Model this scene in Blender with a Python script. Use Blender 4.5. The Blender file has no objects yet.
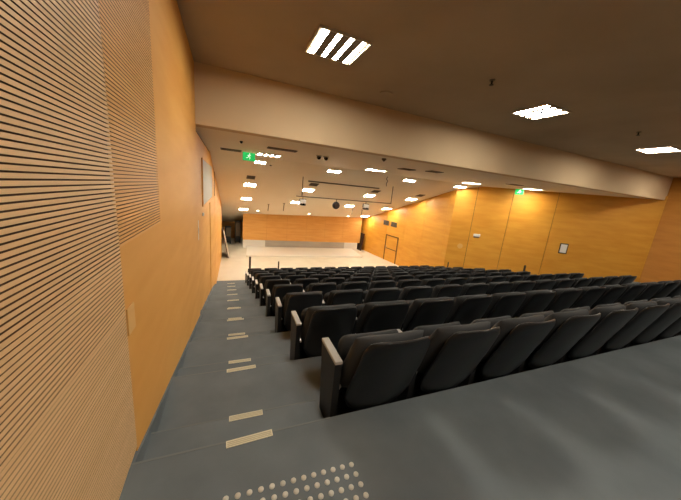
import bpy, bmesh, math, random
from mathutils import Matrix, Vector
random.seed(4)
S = bpy.context.scene
C = S.collection
PI = math.pi

# ------------------------------------------------------------------ materials
def lin(c):
    return tuple(((x/255+.055)/1.055)**2.4 if x/255 > .04045 else x/255/12.92 for x in c)

def mat(name, rgb, rough=.6, metal=0., noise=None, bump=None, spec=.5, emit=None, estr=0):
    """rgb is sRGB 0-255.  noise=(scale xyz, amount, rgb2)  bump=(scale, strength, distance)"""
    m = bpy.data.materials.new(name); m.use_nodes = True
    nt = m.node_tree; b = nt.nodes['Principled BSDF']
    b.inputs['Base Color'].default_value = (*lin(rgb), 1)
    b.inputs['Roughness'].default_value = rough
    b.inputs['Metallic'].default_value = metal
    b.inputs['Specular IOR Level'].default_value = spec
    if emit:
        b.inputs['Emission Color'].default_value = (*emit, 1)
        b.inputs['Emission Strength'].default_value = estr
    if noise or bump:
        tc = nt.nodes.new('ShaderNodeTexCoord')
    if noise:
        sc, det, rgb2 = noise
        mp = nt.nodes.new('ShaderNodeMapping'); mp.inputs['Scale'].default_value = sc
        nz = nt.nodes.new('ShaderNodeTexNoise'); nz.inputs['Scale'].default_value = 1
        nz.inputs['Detail'].default_value = det
        rp = nt.nodes.new('ShaderNodeValToRGB')
        rp.color_ramp.elements[0].position = .32; rp.color_ramp.elements[1].position = .68
        rp.color_ramp.elements[0].color = (*lin(rgb), 1); rp.color_ramp.elements[1].color = (*lin(rgb2), 1)
        nt.links.new(tc.outputs['Object'], mp.inputs['Vector'])
        nt.links.new(mp.outputs['Vector'], nz.inputs['Vector'])
        nt.links.new(nz.outputs['Fac'], rp.inputs['Fac'])
        nt.links.new(rp.outputs['Color'], b.inputs['Base Color'])
    if bump:
        nb = nt.nodes.new('ShaderNodeTexNoise'); nb.inputs['Scale'].default_value = bump[0]
        bp = nt.nodes.new('ShaderNodeBump'); bp.inputs['Strength'].default_value = bump[1]
        bp.inputs['Distance'].default_value = bump[2]
        nt.links.new(tc.outputs['Object'], nb.inputs['Vector'])
        nt.links.new(nb.outputs['Fac'], bp.inputs['Height'])
        nt.links.new(bp.outputs['Normal'], b.inputs['Normal'])
    return m

M = {
 'wood':   mat('honey wood veneer', (224,161,74), .6, noise=((.9,.9,5.0), 4, (233,175,90))),
 'wood_r': mat('amber wood veneer', (220,152,48), .5, noise=((1.2,1.2,6.0), 5, (231,168,62))),
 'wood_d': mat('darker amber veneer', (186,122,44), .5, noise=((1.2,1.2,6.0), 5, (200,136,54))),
 'wood_e': mat('stage wood veneer', (216,154,74), .5, noise=((1.2,1.2,8.0), 4, (226,168,90))),
 'slat':   mat('pale slatted wood', (228,187,134), .5, noise=((1.0,1.4,30.0), 4, (236,197,146))),
 'slat_b': mat('golden slatted wood', (224,164,86), .5, noise=((1.0,1.4,30.0), 4, (233,177,100))),
 'groove': mat('dark groove', (96,62,32), .8),
 'seam':   mat('panel seam', (96,60,20), .8),
 'carpet': mat('blue grey carpet', (104,112,117), .92, noise=((2.2,2.2,2.2), 6, (120,128,132)), bump=(260,.25,.004), spec=.2),
 'nose':   mat('paler carpet nosing', (120,126,127), .9, spec=.2),  # paler carpet colour along the aisle step edges
 'stage':  mat('cream stage floor', (206,196,174), .5, noise=((2,2,2), 3, (214,205,184))),
 'platform': mat('pale platform boards', (228,222,208), .35),
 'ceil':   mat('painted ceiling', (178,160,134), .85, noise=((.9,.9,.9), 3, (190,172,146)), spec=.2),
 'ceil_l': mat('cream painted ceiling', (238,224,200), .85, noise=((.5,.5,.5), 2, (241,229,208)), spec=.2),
 'bulk':   mat('plaster bulkhead', (214,188,152), .85, noise=((.8,.8,.8), 2, (220,196,160)), spec=.2),
 'white':  mat('white gloss board', (226,220,208), .35),
 'pale':   mat('pale grey glass panel', (170,162,142), .55),
 'steel':  mat('brushed grey metal', (168,160,148), .38, .35, noise=((.5,3,3), 3, (190,182,168))),
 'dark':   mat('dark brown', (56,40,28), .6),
 'redbrown': mat('red brown wood', (92,44,26), .5),
 'shell':  mat('black plastic shell', (21,22,24), .36, bump=(500,.1,.001), spec=.45),
 'fabric': mat('charcoal upholstery', (56,57,58), .75, bump=(420,.3,.002), spec=.4),
 'panel':  mat('black side panel', (20,20,21), .5),
 'pad':    mat('silver grey arm pad', (176,172,164), .38),
 'metal':  mat('light metal', (200,198,192), .3, .7),
 'strip':  mat('yellowed aluminium strip', (232,226,198), .4),
 'rib':    mat('ribbed strip insert', (196,190,160), .6),
 'stud':   mat('tactile stud', (214,212,200), .35),
 'frame':  mat('fixture frame', (200,188,166), .4),
 'louvre': mat('fixture reflector', (120,106,86), .5),
 'vent':   mat('vent grille', (104,88,70), .6),
 'ventd':  mat('vent slot', (44,36,28), .8),
 'black':  mat('black plastic', (20,19,19), .4),
 'glass':  mat('dark lens glass', (8,8,10), .08),
 'green':  mat('green sign face', (20,150,70), .4, emit=(.01,.42,.09), estr=.9),
 'signw':  mat('white sign figure', (235,245,235), .4, emit=(.8,1,.8), estr=.8),
 'tube':   mat('fluorescent tube', (255,250,240), .5, emit=(1,.92,.78), estr=98),
 'tube_l': mat('fluorescent tube of the lower hall', (255,250,240), .5, emit=(1,.92,.78), estr=128),
 'spot':   mat('spot lamp', (255,250,240), .5, emit=(1,.85,.62), estr=18),
 'paper':  mat('white paper', (232,228,220), .5),
 'plate':  mat('cream plastic plate', (232,184,112), .4),
}

# ------------------------------------------------------------------ helpers
def link(name, bm, mats, parent=None, smooth=False):
    me = bpy.data.meshes.new(name)
    bmesh.ops.recalc_face_normals(bm, faces=bm.faces[:])
    bm.to_mesh(me); bm.free()
    if smooth:
        for p in me.polygons: p.use_smooth = True
    for m in (mats if isinstance(mats, (list, tuple)) else [mats]):
        me.materials.append(m)
    o = bpy.data.objects.new(name, me); C.objects.link(o)
    if parent: o.parent = parent
    return o

def box(bm, a, b, mi=0, mtx=None, bevel=0):
    x0,y0,z0 = a; x1,y1,z1 = b
    r = bmesh.ops.create_cube(bm, size=1)
    vs = r['verts']
    for v in vs:
        v.co = Vector((x0+(v.co.x+.5)*(x1-x0), y0+(v.co.y+.5)*(y1-y0), z0+(v.co.z+.5)*(z1-z0)))
    fs = set(f for v in vs for f in v.link_faces)
    for f in fs: f.material_index = mi
    if bevel:
        es = list(set(e for v in vs for e in v.link_edges))
        rb = bmesh.ops.bevel(bm, geom=es, offset=bevel, segments=2, affect='EDGES', profile=.5)
        vs = list(set(v for f in rb['faces'] for v in f.verts) | set(v for v in vs if v.is_valid))
        for f in rb['faces']: f.material_index = mi
    if mtx:
        for v in vs: v.co = mtx @ v.co
    return vs

def prism(bm, poly, z0, z1, mi=0):
    n = len(poly)
    lo = [bm.verts.new((x,y,z0)) for x,y in poly]; hi = [bm.verts.new((x,y,z1)) for x,y in poly]
    fs = [bm.faces.new(lo[::-1]), bm.faces.new(hi)]
    for i in range(n):
        fs.append(bm.faces.new((lo[i], lo[(i+1)%n], hi[(i+1)%n], hi[i])))
    for f in fs: f.material_index = mi
    return fs

def side_prism(bm, poly, x0, x1, mi=0):
    """poly in (y,z), extruded along x"""
    n = len(poly)
    lo = [bm.verts.new((x0,y,z)) for y,z in poly]; hi = [bm.verts.new((x1,y,z)) for y,z in poly]
    fs = [bm.faces.new(lo[::-1]), bm.faces.new(hi)]
    for i in range(n):
        fs.append(bm.faces.new((lo[i], lo[(i+1)%n], hi[(i+1)%n], hi[i])))
    for f in fs: f.material_index = mi

def tube(bm, a, b, r, n=10, mi=0):
    a = Vector(a); b = Vector(b); d = b-a
    q = d.to_track_quat('Z','Y').to_matrix().to_4x4()
    res = bmesh.ops.create_cone(bm, cap_ends=True, segments=n, radius1=r, radius2=r, depth=d.length,
                          matrix=Matrix.Translation((a+b)/2) @ q)
    for f in set(f for v in res['verts'] for f in v.link_faces): f.material_index = mi

def ball(bm, c, r, sc=(1,1,1), seg=16, mi=0):
    res = bmesh.ops.create_uvsphere(bm, u_segments=seg, v_segments=seg//2+2, radius=r,
        matrix=Matrix.Translation(c) @ Matrix.Diagonal((*sc,1)))
    for f in set(f for v in res['verts'] for f in v.link_faces): f.material_index = mi

def struct(name, bm, mats, smooth=False):
    o = link(name, bm, mats, None, smooth); o['kind'] = 'structure'; return o

def tag(o, label, cat, group=None, kind=None):
    o['label'] = label; o['category'] = cat
    if group: o['group'] = group
    if kind: o['kind'] = kind
    return o

def thing(name, loc, rot=(0,0,0), label=None, cat=None, group=None):
    o = bpy.data.objects.new(name, None); C.objects.link(o)
    o.location = loc; o.rotation_euler = rot; o.empty_display_size = .1
    if label: tag(o, label, cat, group)
    return o

def copy_tree(o, parent=None):
    c = o.copy(); C.objects.link(c); c.parent = parent
    for ch in list(o.children): copy_tree(ch, c)
    return c

ORD = ['first','second','third','fourth','fifth','sixth','seventh','eighth','ninth','tenth','eleventh','twelfth','thirteenth','fourteenth','fifteenth']

# ------------------------------------------------------------------ place
XW = -.4534                        # left wall
LAND = -1.45                       # landing (camera height is z = 0)
DY, DZ, Y0 = 1.0107, .2614, 1.3426 # row pitch, drop, landing edge at aisle
ANG = -.0271
T = math.tan(ANG)
AX = .66                           # aisle edge of the seating
NROW = 10
Z_STAGE = -4.06
YB, ZT, ZB = 4.905, 1.6416, .7991  # bulkhead plane, upper and lower ceiling
YK, MS = 9.0, .307                 # lower ceiling begins to slope, slope
PA, PB, PC = (9.15,17.9), (9.80,9.70), (15.45,4.86)   # right wall corners
def zc(y): return ZB if y < YK else ZB-(y-YK)*MS
def ey(x, y): return y + (x-AX)*T

# floor: landing, terraces, aisle steps
bm = bmesh.new()
BOT = -4.5
XR = 16.2
def strip_poly(xa, xb, ya, yb):
    return [(xa,ey(xa,ya)),(xb,ey(xb,ya)),(xb,ey(xb,yb)),(xa,ey(xa,yb))]
prism(bm, [(XW-.1,-5.2),(XR,-5.2),(XR,ey(XR,Y0)),(XW-.1,ey(XW-.1,Y0))], BOT, LAND)
for k in range(NROW):
    ya = Y0+k*DY; z = LAND-(k+1)*DZ
    yb = ya+DY if k < NROW-1 else 11.62
    prism(bm, strip_poly(XW-.1, XR, ya-.02, yb), BOT, z)
    prism(bm, strip_poly(XW-.1, AX-.03, ya-.02, ya+.31), z-.02, z+DZ/2)
for k in range(NROW):
    ya = Y0+k*DY; z = LAND-k*DZ
    prism(bm, strip_poly(XW-.05, AX-.04, ya-.010, ya+.002), z-.012, z+.0015, 1)
    prism(bm, strip_poly(XW-.05, AX-.03, ya+.302, ya+.312), z-DZ/2-.012, z-DZ/2+.0015, 1)
struct('floor', bm, [M['carpet'], M['nose']])
bm = bmesh.new()
prism(bm, [(-2.2,11.55),(XR,11.3),(XR,21.2),(-2.2,21.2)], BOT, Z_STAGE)
struct('floor', bm, M['stage'])
bm = bmesh.new()
ye = Y0+NROW*DY+.3
side_prism(bm, [(Y0-.16,LAND-.6),(Y0-.16,LAND+.0),(Y0,LAND+.004),(ye,LAND+.004-(ye-Y0)*DZ/DY),(ye,LAND-.9-(ye-Y0)*DZ/DY)], XW-.02, XW+.012)
struct('baseboard_left', bm, M['carpet'])

# left wall, part one: slatted acoustic panels and smooth panels up to the bulkhead
Y1, Y2 = 1.475, 2.30
def slats(bm, ya, yb, z0, z1, pitch=.0172, gap=.0050, depth=.012, mi=0, mg=1):
    z = z0
    while z < z1:
        zt = min(z+pitch-gap, z1)
        def q(x0,za,x1,zb,m):
            f = bm.faces.new([bm.verts.new(p) for p in ((x0,ya,za),(x0,yb,za),(x1,yb,zb),(x1,ya,zb))]); f.material_index = m
        q(XW,z,XW,zt,mi)
        q(XW,zt,XW-depth,zt,mg); q(XW-depth,zt,XW-depth,zt+gap,mg); q(XW-depth,zt+gap,XW,zt+gap,mg)
        z += pitch
bm = bmesh.new()
slats(bm, -5.0, Y1, LAND, -.66, gap=.0022)
slats(bm, -5.0, Y1, -.66, -.40, gap=.0034)
slats(bm, -5.0, Y1, -.40, ZT)
slats(bm, Y1, Y2, -.34, ZT, mi=2, gap=.0042)
o = struct('wall_left', bm, [M['slat'], M['groove'], M['slat_b']])
bm = bmesh.new()
box(bm, (XW-.3,-5.0,BOT), (XW-.0121,Y1,1.8), 1)
box(bm, (XW-.3,Y1,BOT), (XW-.0121,YB,1.8), 0)
box(bm, (XW-.02,Y1,BOT), (XW,Y2,-.34), 0)
box(bm, (XW-.02,Y2,BOT), (XW,YB+.06,ZT+.02), 0)
struct('wall_left', bm, [M['wood'], M['groove']])
# part two: beyond the bulkhead, slightly recessed, with panels and a doorway
bm = bmesh.new()
XL = XW-.03
box(bm, (XL-.3,YB,BOT), (XL,8.62,ZB-.05), 0)
box(bm, (XL-.3,8.62,BOT), (XL-.10,8.98,-.66), 1)       # recessed door reveal
box(bm, (XL-.3,8.62,-.66), (XL,8.98,ZB-.05), 0)
def wl(y): return XL + max(0,(y-8.98))*.028
for a,b in ((8.98,10.75),(10.80,12.6),(12.62,14.6),(14.62,15.6)):
    prism(bm, [(wl(a)-.3,a),(wl(a),a),(wl(b),b),(wl(b)-.3,b)], BOT, ZB+.1, 0)
prism(bm, [(wl(10.7)-.35,10.7),(wl(10.7)-.05,10.7),(wl(15.6)-.05,15.6),(wl(15.6)-.35,15.6)], BOT, ZB+.1, 1)
struct('wall_left', bm, [M['wood'], M['dark']])
bm = bmesh.new()
box(bm, (XL-.3,YB,ZB-.06), (XL-.02,9.0,ZB+.02))
struct('gap_shade_strip_1', bm, M['groove'])  # recessed strip, the shade of the wall-top gap put into its dark colour
# pale control-booth window on the left wall
w = thing('window_1', (XL,8.4,-.1)); w['kind'] = 'structure'
bm = bmesh.new(); box(bm, (0,-2.2,-.44), (.02,2.3,.48)); link('pane', bm, M['pale'], w)
bm = bmesh.new()
for a,b in (((0,-2.22,-.46),(.025,2.32,-.44)),((0,-2.22,.48),(.025,2.32,.50)),((0,-2.22,-.46),(.025,-2.2,.50))): box(bm,a,b)
link('window_frame', bm, M['wood'], w)
bm = bmesh.new(); box(bm, (0,2.3,-.46),(.06,2.40,.62)); link('window_post', bm, M['seam'], w)

# bulkhead
bm = bmesh.new(); box(bm, (XW-.3,YB,ZB-.0), (16.2,YB+.25,1.8)); struct('wall_bulkhead', bm, M['bulk'])
# ceilings
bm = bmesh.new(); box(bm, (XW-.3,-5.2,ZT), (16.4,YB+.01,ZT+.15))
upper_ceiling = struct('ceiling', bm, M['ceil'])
bm = bmesh.new()
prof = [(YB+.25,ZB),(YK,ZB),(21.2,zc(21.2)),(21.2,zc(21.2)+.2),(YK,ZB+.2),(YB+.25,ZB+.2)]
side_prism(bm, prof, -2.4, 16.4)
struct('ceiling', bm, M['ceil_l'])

# right wall: panels with seams
def dist(A,P): return math.hypot(A[0]-P[0],A[1]-P[1])
def wall_right_piece(A, B, seams, gap):
    bm = bmesh.new()
    A2 = Vector(A); B2 = Vector(B); d = (B2-A2).normalized(); n = Vector((d.y,-d.x))
    L = (B2-A2).length; cuts = [0]+list(seams)+[L]
    P = lambda s,o: tuple(A2+d*s+n*o)
    for i in range(len(cuts)-1):
        s0 = cuts[i]+(gap/2 if i else 0); s1 = cuts[i+1]-(gap/2 if i < len(cuts)-2 else 0)
        prism(bm, [P(s0,0),P(s1,0),P(s1,.2),P(s0,.2)], BOT, ZB+.15, 0)
    prism(bm, [P(0,.03),P(L,.03),P(L,.26),P(0,.26)], BOT, ZB+.15, 1)
    return struct('wall_right', bm, [M['wood_r'], M['seam']])
wall_right_piece(PC, PB, [dist(PC,(12.83,7.10)), dist(PC,(11.56,8.18)), dist(PC,(10.47,9.12))], .02)
wall_right_piece(PB, PA, [.32, 1.78, 3.2, 4.9, 6.4], .014)
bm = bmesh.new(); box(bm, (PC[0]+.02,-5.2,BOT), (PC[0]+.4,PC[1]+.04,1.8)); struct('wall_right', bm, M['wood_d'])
# back wall behind the viewer
bm = bmesh.new(); box(bm, (XW-.3,-5.3,BOT), (16.4,-5.0,1.8)); struct('wall_back', bm, M['wood'])

# stage end wall
EA, EB = (.88,17.75), (8.90,17.10)
bm = bmesh.new()
def ept(s, o):
    d = (Vector(EB)-Vector(EA)); L = d.length; d /= L; n = Vector((-d.y,d.x))
    p = Vector(EA)+d*s+n*o; return (p.x,p.y)
EL = dist(EA,EB)
zt = zc(17.3)+.25
cuts = [0,1.45,2.75,4.05,5.35,6.65,EL]
zs = [-3.55,-3.12,-2.70,-2.26,zt]
for i in range(len(cuts)-1):
    for j in range(len(zs)-1):
        prism(bm, [ept(cuts[i]+.006,0),ept(cuts[i+1]-.006,0),ept(cuts[i+1]-.006,.15),ept(cuts[i]+.006,.15)], zs[j]+.004, zs[j+1]-.004, 0)
prism(bm, [ept(0,.012),ept(EL,.012),ept(EL,.2),ept(0,.2)], -3.55, zt, 1)
prism(bm, [ept(0,-.03),ept(1.38,-.03),ept(1.38,.2),ept(0,.2)], Z_STAGE, -3.55, 2)
prism(bm, [ept(6.85,-.03),ept(EL-.2,-.03),ept(EL-.2,.2),ept(6.85,.2)], Z_STAGE, -3.55, 2)
prism(bm, [ept(1.38,-.01),ept(6.85,-.01),ept(6.85,.2),ept(1.38,.2)], Z_STAGE, -3.55, 3)
struct('wall_front', bm, [M['wood_e'], M['wood_d'], M['white'], M['steel']])
# rooms behind the openings beside the end wall
bm = bmesh.new()
box(bm, (-2.2,20.9,BOT), (XR,21.2,0.0))
struct('wall_front', bm, M['wood_e'])
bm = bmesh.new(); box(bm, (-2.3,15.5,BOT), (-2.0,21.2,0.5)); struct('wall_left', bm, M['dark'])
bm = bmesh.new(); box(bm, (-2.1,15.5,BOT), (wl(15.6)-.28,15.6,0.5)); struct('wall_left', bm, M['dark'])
bm = bmesh.new(); box(bm, (9.2,17.8,BOT), (9.4,21.0,0.2)); struct('wall_right', bm, M['wood_e'])
# stage platform
bm = bmesh.new()
prism(bm, [(.95,15.35),(8.05,14.85),(8.25,17.1),(1.15,17.68)], Z_STAGE, Z_STAGE+.10)
o = link('stage_platform', bm, M['platform']); tag(o, 'low pale stage platform in front of the wooden end wall', 'platform')

# ------------------------------------------------------------------ aisle nosing strips
n = 0
ps = None
for k in range(NROW):
    for h in (0,1):
        y = Y0+k*DY+h*.31; z = LAND-k*DZ-h*DZ/2
        n += 1
        if ps is None:
            ps = thing('nosing_strip', (0,0,0))
            bm = bmesh.new(); box(bm, (-.128,-.040,0), (.128,.004,.004)); box(bm, (-.128,-.002,-.022), (.128,.004,.004))
            link('strip_plate', bm, M['strip'], ps)
            bm = bmesh.new()
            for j in range(3): box(bm, (-.122,-.034+j*.011,.004), (.122,-.028+j*.011,.0055))
            link('ribbed_insert', bm, M['rib'], ps)
            o = ps
        else: o = copy_tree(ps)
        o.location = (.120, ey(.120,y), z+.0005); o.scale = (.86 if h else 1.0, 1, 1)
        o.rotation_euler = (0,0,ANG if h else .015)
        tag(o, 'pale metal nosing strip on the %s step edge down the aisle' % (ORD[n-1] if n <= 15 else ['sixteenth','seventeenth','eighteenth','nineteenth','twentieth'][n-16]),
            'strip', 'metal nosing strips down the aisle steps')

# tactile studs
st = None
for r in range(4):
    for i in range(13):
        if st is None:
            bm = bmesh.new(); tube(bm, (0,0,0), (0,0,.003), .0135, 16)
            ball(bm, (0,0,.003), .0115, (1,1,.35), 14)
            st = o = link('tactile_stud', bm, M['stud'], None, True)
        else:
            o = st.copy(); C.objects.link(o)
        x = -.008+.0527*i + r*.002; y = 1.053-.0032*i-.0535*r
        o.location = (x, y, LAND)
        tag(o, 'small round pale stud set in the landing carpet above the aisle steps', 'stud', 'tactile warning studs on the landing')

# ------------------------------------------------------------------ chairs
PITCH = .62
def curved_pad(nu, nv, f, thick, ex=5):
    """closed pad; f(u,v)->(center point, normal); pillow thickness"""
    bm = bmesh.new(); F = []; B = []
    for j in range(nv+1):
        rf = []; rb = []
        for i in range(nu+1):
            # denser sampling at the borders
            u = .5-.5*math.cos(PI*i/nu); v = .5-.5*math.cos(PI*j/nv)
            p, nrm = f(u, v)
            t = thick*.5*max(0,(1-abs(2*u-1)**ex))**.5*max(0,(1-abs(2*v-1)**ex))**.5
            edge = i in (0,nu) or j in (0,nv)
            a = bm.verts.new(p+nrm*t)
            b = a if edge else bm.verts.new(p-nrm*t)
            rf.append(a); rb.append(b)
        F.append(rf); B.append(rb)
    for j in range(nv):
        for i in range(nu):
            bm.faces.new((F[j][i],F[j][i+1],F[j+1][i+1],F[j+1][i]))
            q = (B[j][i],B[j+1][i],B[j+1][i+1],B[j][i+1])
            if len(set(q)) >= 3 and set(q) != {F[j][i],F[j][i+1],F[j+1][i+1],F[j+1][i]}:
                try: bm.faces.new(q)
                except ValueError: pass
    return bm

CXC = PITCH/2
def shell_f(u, v):
    # v 0 bottom .. 1 top
    hw = .17+.097*min(1,v/.24)**.5 - .032*v
    if v > .88: hw -= .034*((v-.88)/.12)**2
    s = 2*u-1
    z = .205+.695*v - .022*abs(s)**3*(v>.5) + .045*abs(s)**2.5*(1-v)**2
    y = .030-.262*v + .052*s*s*(.30+.70*v)
    return Vector((CXC+hw*s, y, z)), Vector((-.2*s*.3, 1, .36)).normalized()
def cush_f(u, v):
    hw = .272-.020*v
    s = 2*u-1
    z = .36+.515*v-.022*abs(s)**3
    y = .085-.235*v + .062*s*s
    return Vector((CXC+hw*s, y, z)), Vector((-.22*s, 1, .36)).normalized()
def seat_f(u, v):
    hw = .25
    if v > .8: hw -= .04*((v-.8)/.2)**2
    s = 2*u-1
    z = .40+.33*v
    y = .225-.07*v+.02*s*s
    return Vector((CXC+hw*s, y, z)), Vector((0, 1, .2)).normalized()

me_cache = {}
def side_panel(parent, x, which):
    bm = bmesh.new()
    side_prism(bm, [(.03,0),(.235,0),(.27,.34),(.305,.60),(.305,.622),(.02,.622),(.02,.58)], x-.024, x+.024)
    p = link('side_panel', bm, M['panel'], parent)
    bm = bmesh.new(); box(bm, (x-.027,.012,.622), (x+.027,.312,.646), bevel=.006)
    a = link('armrest', bm, M['pad'], p)
    bm = bmesh.new(); box(bm, (x-.032,.01,-.0), (x+.032,.26,.008)); link('foot_plate', bm, M['panel'], p)
    return p
def make_chair(last=False):
    t = thing('auditorium_chair', (0,0,0))
    link('back_shell', curved_pad(16, 16, shell_f, .034, 14), M['shell'], t, True)
    link('backrest', curved_pad(14, 14, lambda u,v: (cush_f(u,v)[0]+Vector((0,.02,0)), cush_f(u,v)[1]), .135, 4), M['fabric'], t, True)
    link('seat', curved_pad(12, 12, seat_f, .085, 6), M['fabric'], t, True)
    bm = bmesh.new(); box(bm, (.036,.12,.36), (PITCH-.036,.21,.41), bevel=.008); box(bm, (.036,.13,.06), (PITCH-.036,.16,.37))
    link('seat_beam', bm, M['panel'], t)
    side_panel(t, 0, 0)
    if last: side_panel(t, PITCH, 1)
    bm = bmesh.new(); box(bm, (.026,.03,.42), (.034,.12,.435)); tube(bm, (.026,.05,.4275), (.045,.05,.4275), .012, 10)
    link('hinge', bm, M['metal'], t, False)
    return t
proto = make_chair(False); proto_last = make_chair(True)
used = {False:False, True:False}
ROWN = ['back row nearest the landing','second row down from the landing','third row down from the landing','fourth row down from the landing',
        'fifth row down from the landing','sixth row down from the landing','fifth row up from the stage','fourth row up from the stage','third row up from the stage','front row nearest the stage']
ROWN = ['back row nearest the landing'] + ['%s row down from the landing' % ORD[k] for k in range(1,9)] + ['front row nearest the stage']
COUNT = [14,14,14,14,13,14,14,14,14,14]
for k in range(NROW):
    z = LAND-(k+1)*DZ
    for i in range(COUNT[k]):
        last = i == COUNT[k]-1
        src = proto_last if last else proto
        if not used[last]: o = src; used[last] = True
        else: o = copy_tree(src)
        kx = 1.0
        x = AX+i*PITCH*kx*math.cos(ANG)
        y = 1.3605+k*DY+i*PITCH*kx*math.sin(ANG)
        o.location = (x, y, z); o.rotation_euler = (0,0,ANG); o.scale = (kx,1,1)
        where = ('aisle-end seat' if i == 0 else 'far right end seat' if last else '%s seat from the aisle' % ORD[i])
        tag(o, 'black folding auditorium chair, %s, %s' % (where, ROWN[k]), 'chair', 'auditorium chairs in the %s' % ROWN[k])

# slim posts standing in the seating
def post(x, y, z0, z1, wdt, label):
    t = thing('slim_post', (x,y,z0), (0,0,0), label, 'post')
    bm = bmesh.new(); side_prism(bm, [(-.02,0),(.02,0),(.02,z1-z0),(.0,z1-z0+.02),(-.02,z1-z0-.02)], -wdt/2, wdt/2); link('pole', bm, M['dark'], t)
    bm = bmesh.new(); box(bm, (-.09,-.07,0), (.09,.07,.015)); link('base', bm, M['black'], t)
zf = LAND-NROW*DZ
post(.83, 10.95, zf, -2.90, .075, 'slim brown upright post in front of the aisle end of the front row')
post(1.98, 10.95, zf, -3.12, .05, 'slim dark post in front of the front row, shorter than its neighbour')
post(9.62, 9.25, LAND-9*DZ, -2.80, .04, 'thin dark post at the far right end near the stage, against the orange wall')
post(8.90, 5.38, LAND-5*DZ, -1.80, .05, 'thin dark post at the right end of the fifth row')

# ------------------------------------------------------------------ ceiling lights
def make_light(w=.62, d=.60, tm='tube'):
    t = thing('ceiling_light', (0,0,0))
    bm = bmesh.new()
    h = .024
    for a,b in (((-w/2,-d/2,-h),(w/2,-d/2+.018,0)),((-w/2,d/2-.018,-h),(w/2,d/2,0)),
                ((-w/2,-d/2+.018,-h),(-w/2+.018,d/2-.018,0)),((w/2-.018,-d/2+.018,-h),(w/2,d/2-.018,0))): box(bm,a,b)
    link('frame', bm, M['frame'], t)
    bm = bmesh.new(); box(bm, (-w/2+.018,-d/2+.018,-.006), (w/2-.018,d/2-.018,0))
    cw = (w-.036)/4
    for i in range(1,4):
        x = -w/2+.018+cw*i; box(bm, (x-.046,-d/2+.018,-.023), (x+.046,d/2-.018,-.006))
    link('reflector', bm, M['louvre'], t)
    for i in range(4):
        x = -w/2+.018+cw*(i+.5)
        bm = bmesh.new(); box(bm, (x-.027,-d/2+.03,-.020), (x+.027,d/2-.03,-.007)); link('tube', bm, M[tm], t)
    return t
lp = {}
def light(x, y, z, rx, label, group, sc=(1,1,1)):
    low = 'upper' not in group
    if low not in lp: lp[low] = o = make_light(tm='tube_l' if low else 'tube')
    else: o = copy_tree(lp[low])
    o.location = (x,y,z-.001); o.rotation_euler = (rx,0,0); o.scale = sc
    tag(o, label, 'ceiling light', group)
RX = -math.atan(MS)
g = 'four-tube lights in the upper ceiling'
for x,nm in ((1.17,'large one nearest the slatted wall'),(4.93,'second from the slatted wall'),(9.36,'cut by the right photo edge'),(13.5,'beyond the right photo edge')):
    light(x, 3.35, ZT, 0, 'four-tube light in the dark upper ceiling, '+nm, g)
for x,nm in ((1.17,'left'),(4.93,'middle left'),(9.36,'middle right'),(13.5,'far right')):
    light(x, -.75, ZT, 0, 'four-tube light in the rear row above the landing, '+nm, g)
g = 'four-tube lights just beyond the bulkhead'
for x,y,nm in ((1.03,7.85,'beside the left exit sign'),(4.5,8.05,'right of the twin cameras'),(8.85,8.1,'over the kink of the orange wall'),(11.35,7.3,'beside the far right exit sign')):
    light(x, y, ZB, 0, 'four-tube light in the flat lower ceiling, '+nm, g, (1,.8,1))
g = 'four-tube lights on the sloping ceiling'
for ry,y in enumerate((9.30,11.8,14.05,16.45)):
    for cx,(x,nm) in enumerate(((.84,'leftmost'),(3.3,'second from left'),(6.4,'third from left'),(8.9,'rightmost'))):
        if ry == 0: x += (.12,.22,.42,.7)[cx]; y = 9.34
        if ry == 3 and cx in (1,2): continue
        if ry == 3 and cx == 3: x = 8.75
        light(x, y, zc(y), RX, 'light on the sloping ceiling, %s in the %s row from the bulkhead' % (nm, ORD[ry]), g,
              ((.6,.85,.9,1)[cx],.35,1) if ry == 0 else (.82,.72,1))

# small spots near the stage
for x,y,nm in ((1.65,16.6,'left'),(4.82,16.7,'middle'),(7.6,16.75,'right')):
    t = thing('spot_lamp', (x,y,zc(y)), (RX,0,0), 'tiny round downlight near the stage end wall, %s one' % nm, 'spotlight', 'small downlights near the stage')
    bm = bmesh.new(); tube(bm, (0,0,-.03), (0,0,0), .085, 16); link('ring', bm, M['frame'], t)
    bm = bmesh.new(); tube(bm, (0,0,-.036), (0,0,-.030), .06, 16); link('lamp', bm, M['spot'], t)

# vents
def vent(x, y, w, d, label):
    sl = y > YK
    t = thing('ceiling_vent', (x,y,zc(y)), (RX if sl else 0,0,0), label, 'vent', 'grilles in the lower ceiling')
    bm = bmesh.new()
    for a,b in (((-w/2,-d/2,-.02),(w/2,-d/2+.02,0)),((-w/2,d/2-.02,-.02),(w/2,d/2,0)),((-w/2,-d/2+.02,-.02),(-w/2+.02,d/2-.02,0)),((w/2-.02,-d/2+.02,-.02),(w/2,d/2-.02,0))): box(bm,a,b)
    link('frame', bm, M['vent'], t)
    bm = bmesh.new(); box(bm, (-w/2+.02,-d/2+.02,-.004), (w/2-.02,d/2-.02,0), 1)
    ns = max(2,int(d/.05))
    for j in range(ns):
        y_ = -d/2+.02+(j+.5)*(d-.04)/ns; box(bm, (-w/2+.02,y_-.008,-.016), (w/2-.02,y_+.008,-.004), 0)
    link('grille', bm, [M['vent'],M['ventd']], t)
vent(.08,7.9,.5,.36,'dark ceiling grille in the corner left of the exit sign')
vent(1.12,6.35,.64,.22,'long dark ceiling grille between exit sign and twin cameras')
vent(.80,10.9,.3,.34,'small grille above the leftmost ceiling light')
vent(3.3,11.0,.36,.34,'small grille above the second ceiling light of the slope')
vent(6.32,11.1,.36,.34,'small grille above the third ceiling light of the slope')
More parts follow.
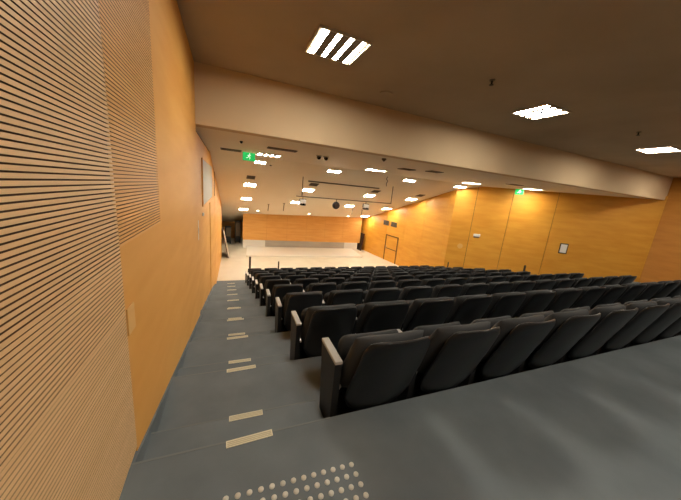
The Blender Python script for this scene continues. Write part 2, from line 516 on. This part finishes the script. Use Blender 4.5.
vent(8.85,11.05,.36,.34,'small grille above the rightmost ceiling light of the slope')
vent(4.74,6.7,.42,.3,'dark ceiling grille right of centre beyond the bulkhead')
vent(5.45,6.35,.42,.3,'dark ceiling grille next along to the right beyond the bulkhead')
vent(9.4,6.7,.6,.26,'dark ceiling grille left of the far exit sign')

# sprinkler heads and round detector on upper ceiling
for x,y,nm in ((3.27,2.97,'between the first two bright ceiling lights'),(7.32,2.97,'further to the right'),(2.9,-1.6,'above the landing')):
    t = thing('ceiling_sprinkler', (x,y,ZT), (0,0,0), 'small dark sprinkler head hanging from the upper ceiling '+nm, 'sprinkler', 'sprinkler heads')
    bm = bmesh.new(); tube(bm, (0,0,-.012), (0,0,0), .035, 14); link('rosette', bm, M['louvre'], t)
    bm = bmesh.new(); tube(bm, (0,0,-.06), (0,0,-.012), .012, 8); tube(bm, (0,0,-.066), (0,0,-.06), .028, 12); link('head', bm, M['black'], t)
bm = bmesh.new(); tube(bm, (0,0,-.018), (0,0,0), .11, 24)
o = link('ceiling_speaker', bm, M['ceil']); o.location = (2.4,4.25,ZT); tag(o, 'round flush disc on the upper ceiling close to the bulkhead', 'speaker')
bm = bmesh.new(); tube(bm, (0,0,-.02), (0,0,0), .03, 12); ball(bm, (0,0,-.02), .025)
o = link('smoke_detector', bm, M['black']); o.location = (.25,6.05,ZB); tag(o, 'tiny dark detector on the lower ceiling above the exit sign', 'detector')
bm = bmesh.new(); tube(bm, (0,0,-.03), (0,0,0), .05, 12); ball(bm, (0,0,-.03), .035)
o = link('smoke_detector', bm, M['vent']); o.location = (3.2,5.42,ZB); tag(o, 'small detector on the lower ceiling tight behind the bulkhead right of the twin cameras', 'detector')
bm = bmesh.new(); tube(bm, (0,0,-.03), (0,0,0), .035, 12)
o = link('smoke_detector', bm, M['black']); o.location = (1.32,9.5,zc(9.5)); tag(o, 'tiny dark detector on the slope right of the exit sign', 'detector')

# twin cameras
for x,nm in ((2.03,'left'),(2.21,'right')):
    t = thing('security_camera', (x,6.5,ZB), (0,0,0), 'black dome camera under the lower ceiling, %s one of the pair' % nm, 'camera', 'twin dome cameras')
    bm = bmesh.new(); tube(bm, (0,0,-.025), (0,0,0), .07, 18); link('base', bm, M['frame'], t)
    bm = bmesh.new(); ball(bm, (0,0,-.045), .052, seg=20); link('dome', bm, M['glass'], t, True)

# exit signs
def fig(bm, s, y, mi):
    """running figure in the xz plane (sign pictogram)"""
    def poly(pts):
        f = bm.faces.new([bm.verts.new((x*s, y, z*s)) for x,z in pts]); f.material_index = mi
    poly([(.08+.07*math.cos(a*PI/5), .34+.07*math.sin(a*PI/5)) for a in range(10)])
    poly([(.0,.24),(.12,.26),(.04,.0),(-.08,.02)])
    poly([(.1,.25),(.26,.12),(.22,.08),(.08,.18)])
    poly([(.0,.24),(-.2,.14),(-.18,.09),(.02,.18)])
    poly([(.04,.02),(.2,-.12),(.1,-.32),(.05,-.30),(.12,-.11),(-.04,0)])
    poly([(-.02,.03),(-.12,-.16),(-.34,-.2),(-.34,-.14),(-.17,-.1),(-.09,.04)])
def exit_sign(x, y, w, h, drop, rz, label):
    t = thing('exit_sign', (x,y,zc(y)), (0,0,rz), label, 'sign')
    bm = bmesh.new(); tube(bm, (-w*.3,0,-drop-.02), (-w*.3,0,0), .006, 6); tube(bm, (w*.3,0,-drop-.02), (w*.3,0,0), .006, 6); link('hanger', bm, M['frame'], t)
    bm = bmesh.new(); box(bm, (-w/2,-.02,-drop-h), (w/2,.02,-drop), bevel=.006); b = link('sign_box', bm, M['green'], t)
    bm = bmesh.new(); fig(bm, h*1.0, -.0215, 0)
    for v in bm.verts: v.co.z -= drop+h/2
    link('pictogram', bm, M['signw'], b)
exit_sign(.50, 7.6, .30, .20, .045, .05, 'green glowing exit sign hanging from the lower ceiling at the left')
exit_sign(11.25, 7.75, .30, .22, .03, -.9, 'small green exit sign hanging before the orange wall at the right')

# lighting bar, devices
t = thing('lighting_bar', (2.4,10.2,-.32), (0,0,0), 'long thin horizontal bar hung from the sloping ceiling on two rods', 'bar')
bm = bmesh.new(); tube(bm, (0,0,0), (4.25,0,0), .02, 8); link('pipe', bm, M['vent'], t)
for dx in (.22, 4.24):
    bm = bmesh.new(); tube(bm, (dx,0,.0), (dx,0,.735), .016, 8); link('rod', bm, M['dark'], t)
t = thing('track_rail', (2.95,10.62,zc(10.62)), (RX,0,0), 'thin dark rail fixed across the sloping ceiling above the hung bar', 'rail')
bm = bmesh.new(); box(bm, (0,-.02,-.04), (3.25,.02,0)); link('rail', bm, M['vent'], t)
def projector(x, label):
    t = thing('stage_light', (x,10.2,-.34), (0,0,0), label, 'stage light', 'lights clamped on the hung bar')
    bm = bmesh.new(); tube(bm, (0,0,-.07), (0,0,0), .012, 8); box(bm, (-.13,-.02,-.09), (.13,.02,-.07)); box(bm, (-.13,-.02,-.22), (-.115,.02,-.07)); box(bm, (.115,-.02,-.22), (.13,.02,-.07)); link('yoke', bm, M['black'], t)
    bm = bmesh.new(); box(bm, (-.11,-.12,-.24), (.11,.10,-.10), bevel=.02); link('housing', bm, M['paper'], t)
    bm = bmesh.new(); box(bm, (-.10,-.13,-.32), (.10,.09,-.24), bevel=.02); b = link('lamp_head', bm, M['black'], t)
    bm = bmesh.new(); tube(bm, (0,-.16,-.27), (0,-.12,-.27), .045, 16); link('lens', bm, M['glass'], b)
projector(2.66, 'white and black stage light at the left end of the hung bar')
projector(5.40, 'white and black stage light at the right on the hung bar')
t = thing('ball_speaker', (4.05,10.2,-.34), (0,0,0), 'round black speaker hanging from the middle of the hung bar', 'speaker')
bm = bmesh.new(); tube(bm, (0,0,-.12), (0,0,0), .014, 8); link('stem', bm, M['black'], t)
bm = bmesh.new(); ball(bm, (0,0,-.23), .155, seg=20); link('body', bm, M['black'], t, True)
bm = bmesh.new(); tube(bm, (0,-.165,-.24), (0,-.10,-.24), .09, 18); link('grille', bm, M['dark'], t)
for i,(x,y,l,nm) in enumerate(((2.0,14.9,.36,'leftmost near the stage'),(2.75,14.5,.40,'second from left near the stage'),(6.9,14.7,.34,'left of the right-hand pair near the stage'),(7.6,14.8,.34,'rightmost near the stage'))):
    bm = bmesh.new(); tube(bm, (0,0,-l), (.03,0,0), .018, 8); box(bm, (-.05,-.02,-.015), (.08,.02,0))
    o = link('hanging_rod', bm, M['vent']); o.location = (x,y,zc(y)-.0); tag(o, 'short dark rod hanging from the sloping ceiling, '+nm, 'rod', 'short hanging rods')
bm = bmesh.new()
pts = [(0,0,0),(-.05,0,-.09),(.03,0,-.17),(-.03,0,-.26),(.0,0,-.36)]
for a,b in zip(pts,pts[1:]): tube(bm, a, b, .012, 8)
o = link('hanging_cable', bm, M['vent']); o.location = (5.72,9.25,zc(9.25)); tag(o, 'short kinked cable hanging from the ceiling left of the long rod', 'cable')

# ------------------------------------------------------------------ things on walls
def on_wall(A, B, x, y, off=0.0):
    """position on wall A-B nearest (x,y), yaw so that local -y faces the room"""
    A = Vector(A); B = Vector(B); d = (B-A).normalized(); s = (Vector((x,y))-A).dot(d)
    n = Vector((-d.y,d.x)); p = A+d*s+n*off
    return p.x, p.y, math.atan2(n.x, -n.y)*1.0
def wall_thing(name, A, B, x, y, z, label, cat, group=None):
    px, py, _ = on_wall(A, B, x, y, 0)
    d = (Vector(B)-Vector(A)).normalized(); n = Vector((-d.y, d.x))
    rz = math.atan2(n.y, n.x)+PI/2     # local -y -> n
    return thing(name, (px,py,z), (0,0,rz), label, cat, group)
# framed notice
t = wall_thing('notice_frame', PC, PB, 13.30, 6.68, -1.52, 'framed white notice on the orange wall, the larger of its two', 'notice')
bm = bmesh.new(); box(bm, (-.15,-.03,-.22), (.15,-.001,.22), bevel=.012); link('frame', bm, M['black'], t)
bm = bmesh.new(); box(bm, (-.115,-.036,-.18), (.115,-.030,.18)); link('sheet', bm, M['paper'], t)
t = wall_thing('wall_box', PC, PB, 10.70, 8.92, -1.45, 'small white box on the orange wall between two seams', 'box')
bm = bmesh.new(); box(bm, (-.14,-.05,-.02), (.14,-.001,.10), bevel=.015); link('cover', bm, M['paper'], t)
bm = bmesh.new(); box(bm, (-.12,-.035,-.08), (.12,-.001,-.02)); link('socket_block', bm, M['vent'], t)
bm = bmesh.new(); tube(bm, (0,-.012,0), (0,-.001,0), .12, 20)
o = link('wall_disc', bm, M['plate']); px,py,_ = on_wall(PC,PB,10.23,9.32)
d = (Vector(PB)-Vector(PC)).normalized(); nn = Vector((-d.y,d.x)); o.location = (px,py,-2.02); o.rotation_euler = (0,0,math.atan2(nn.y,nn.x)+PI/2)
tag(o, 'faint round disc low on the orange wall left of the white box', 'disc')
# vents / speakers and door on the near-stage right wall
for y,nm in ((14.68,'left'),(13.88,'right')):
    t = wall_thing('wall_grille', PB, PA, 9.42, y, -1.69, 'dark square grille high on the right wall near the stage, %s of two' % nm, 'grille', 'pair of wall grilles')
    bm = bmesh.new(); box(bm, (-.27,-.03,-.15), (.27,-.001,.15)); link('frame', bm, M['vent'], t)
    bm = bmesh.new()
    for j in range(4): box(bm, (-.24,-.036,-.125+j*.065), (.24,-.030,-.09+j*.065))
    link('slots', bm, M['ventd'], t)
t = wall_thing('door_1', PB, PA, 9.42, 13.9, Z_STAGE, None, None); t['kind'] = 'structure'
bm = bmesh.new()
for a,b in (((-.62,-.03,0),(-.55,-.001,1.66)),((.55,-.03,0),(.62,-.001,1.66)),((-.62,-.03,1.60),(.62,-.001,1.66)),((-.55,-.03,.78),(.55,-.001,.82))): box(bm,a,b)
link('door_frame', bm, M['seam'], t)
bm = bmesh.new(); box(bm, (-.55,-.012,0), (.55,-.001,1.6)); link('door_leaf', bm, M['wood_r'], t)
bm = bmesh.new(); tube(bm, (-.46,-.05,.8), (-.46,-.05,.95), .012, 8); tube(bm, (-.46,-.05,.8), (-.46,-.01,.8), .01, 8); tube(bm, (-.46,-.05,.95), (-.46,-.01,.95), .01, 8); link('door_handle', bm, M['metal'], t)

# left wall fittings
t = thing('switch_plate', (XL,5.14,-.88), (0,0,0), 'tall white switch plate on the left wall just beyond the bulkhead', 'switch')
bm = bmesh.new(); box(bm, (0,-.06,-.17), (.02,.06,.17), bevel=.006); link('plate', bm, M['paper'], t)
bm = bmesh.new(); box(bm, (.02,-.025,-.05), (.026,.025,.05)); link('switch', bm, M['white'], t)
t = thing('wall_sensor', (XL,6.22,-.72), (0,0,0), 'tiny white fitting on the left wall under the pale window', 'sensor')
bm = bmesh.new(); box(bm, (0,-.06,-.03), (.03,.06,.03), bevel=.008); link('body', bm, M['paper'], t)
bm = bmesh.new(); box(bm, (.0,-.05,-.09), (.008,.05,.05), bevel=.003)
o = link('blank_plate', bm, M['plate']); o.location = (XW,1.53,-.70); tag(o, 'pale cream blank plate low on the left wall at the edge of the slatted panel', 'plate')

# leaning boards and things in the side openings
t = thing('leaning_board', (.06,15.75,Z_STAGE), (0,0,0), 'tall white-edged board leaning on the left wall beside the stage', 'board')
def lean(parent, name, m, x0, x1, ya, yb, h, th, dx):
    bm = bmesh.new()
    P = [(x0,ya,0),(x0,yb,0),(x0-dx,yb,h),(x0-dx,ya,h)]
    a = [bm.verts.new(p) for p in P]; b = [bm.verts.new((p[0]+th,p[1],p[2])) for p in P]
    bm.faces.new(a); bm.faces.new(b[::-1])
    for i in range(4): bm.faces.new((a[i],a[(i+1)%4],b[(i+1)%4],b[i]))
    return link(name, bm, m, parent)
lean(t, 'panel', M['dark'], -.06, 0, -.62, .55, 1.5, .05, .27)
lean(t, 'edge_strip', M['white'], -.01, 0, -.66, -.62, 1.5, .06, .27)
t = thing('leaning_board', (8.93,17.15,Z_STAGE), (0,0,PI), 'dark red-brown board leaning by the right end of the stage wall', 'board')
lean(t, 'panel', M['redbrown'], 0, 0, -.5, .35, 1.25, .05, .16)
lean(t, 'edge_strip', M['dark'], .05, 0, -.5, .35, 1.25, .02, .16)
for x,y,h,nm in ((.02,19.0,1.15,'left'),(.62,19.2,1.5,'right')):
    t = thing('stored_cabinet', (x,y,Z_STAGE), (0,0,.1), 'dark upright stored unit in the recess left of the stage, %s one' % nm, 'cabinet', 'dark units stored in the recess')
    bm = bmesh.new(); box(bm, (-.17,-.2,.08), (.17,.2,h), bevel=.02); link('body', bm, M['black'], t)
    bm = bmesh.new(); box(bm, (-.14,-.22,.5), (.14,-.2,h-.08)); link('front_panel', bm, M['vent'], t)
    for a in (-.13,.13):
        for b in (-.16,.16):
            bm = bmesh.new(); tube(bm, (a,b,0), (a,b,.09), .03, 10); link('foot', bm, M['black'], t)

# ------------------------------------------------------------------ world, camera
w = bpy.data.worlds.new('World'); S.world = w; w.use_nodes = True
w.node_tree.nodes['Background'].inputs[0].default_value = (.02,.018,.015,1)
w.node_tree.nodes['Background'].inputs[1].default_value = .3
Rr = [[0.9211647904255977, -0.3784557027039847, 0.09070121262142852], [0.0005331734875128058, -0.23183409433227997, -0.9727551945022775], [0.3891723841772392, 0.8961161943609571, -0.21335562237222316]]
cd = bpy.data.cameras.new('camera'); cam = bpy.data.objects.new('camera', cd); C.objects.link(cam)
cd.sensor_width = 36; cd.lens = 267.015/681*36; cd.clip_start = .02; cd.clip_end = 100
m = Matrix((( Rr[0][0], -Rr[1][0], -Rr[2][0], 0), (Rr[0][1], -Rr[1][1], -Rr[2][1], 0), (Rr[0][2], -Rr[1][2], -Rr[2][2], 0), (0,0,0,1)))
cam.matrix_world = m
S.camera = cam
vs = S.view_settings
S.display_settings.display_device = 'sRGB'
vs.view_transform = 'Standard'; vs.look = 'None'; vs.exposure = 0.35; vs.gamma = 1.0; vs.use_curve_mapping = False
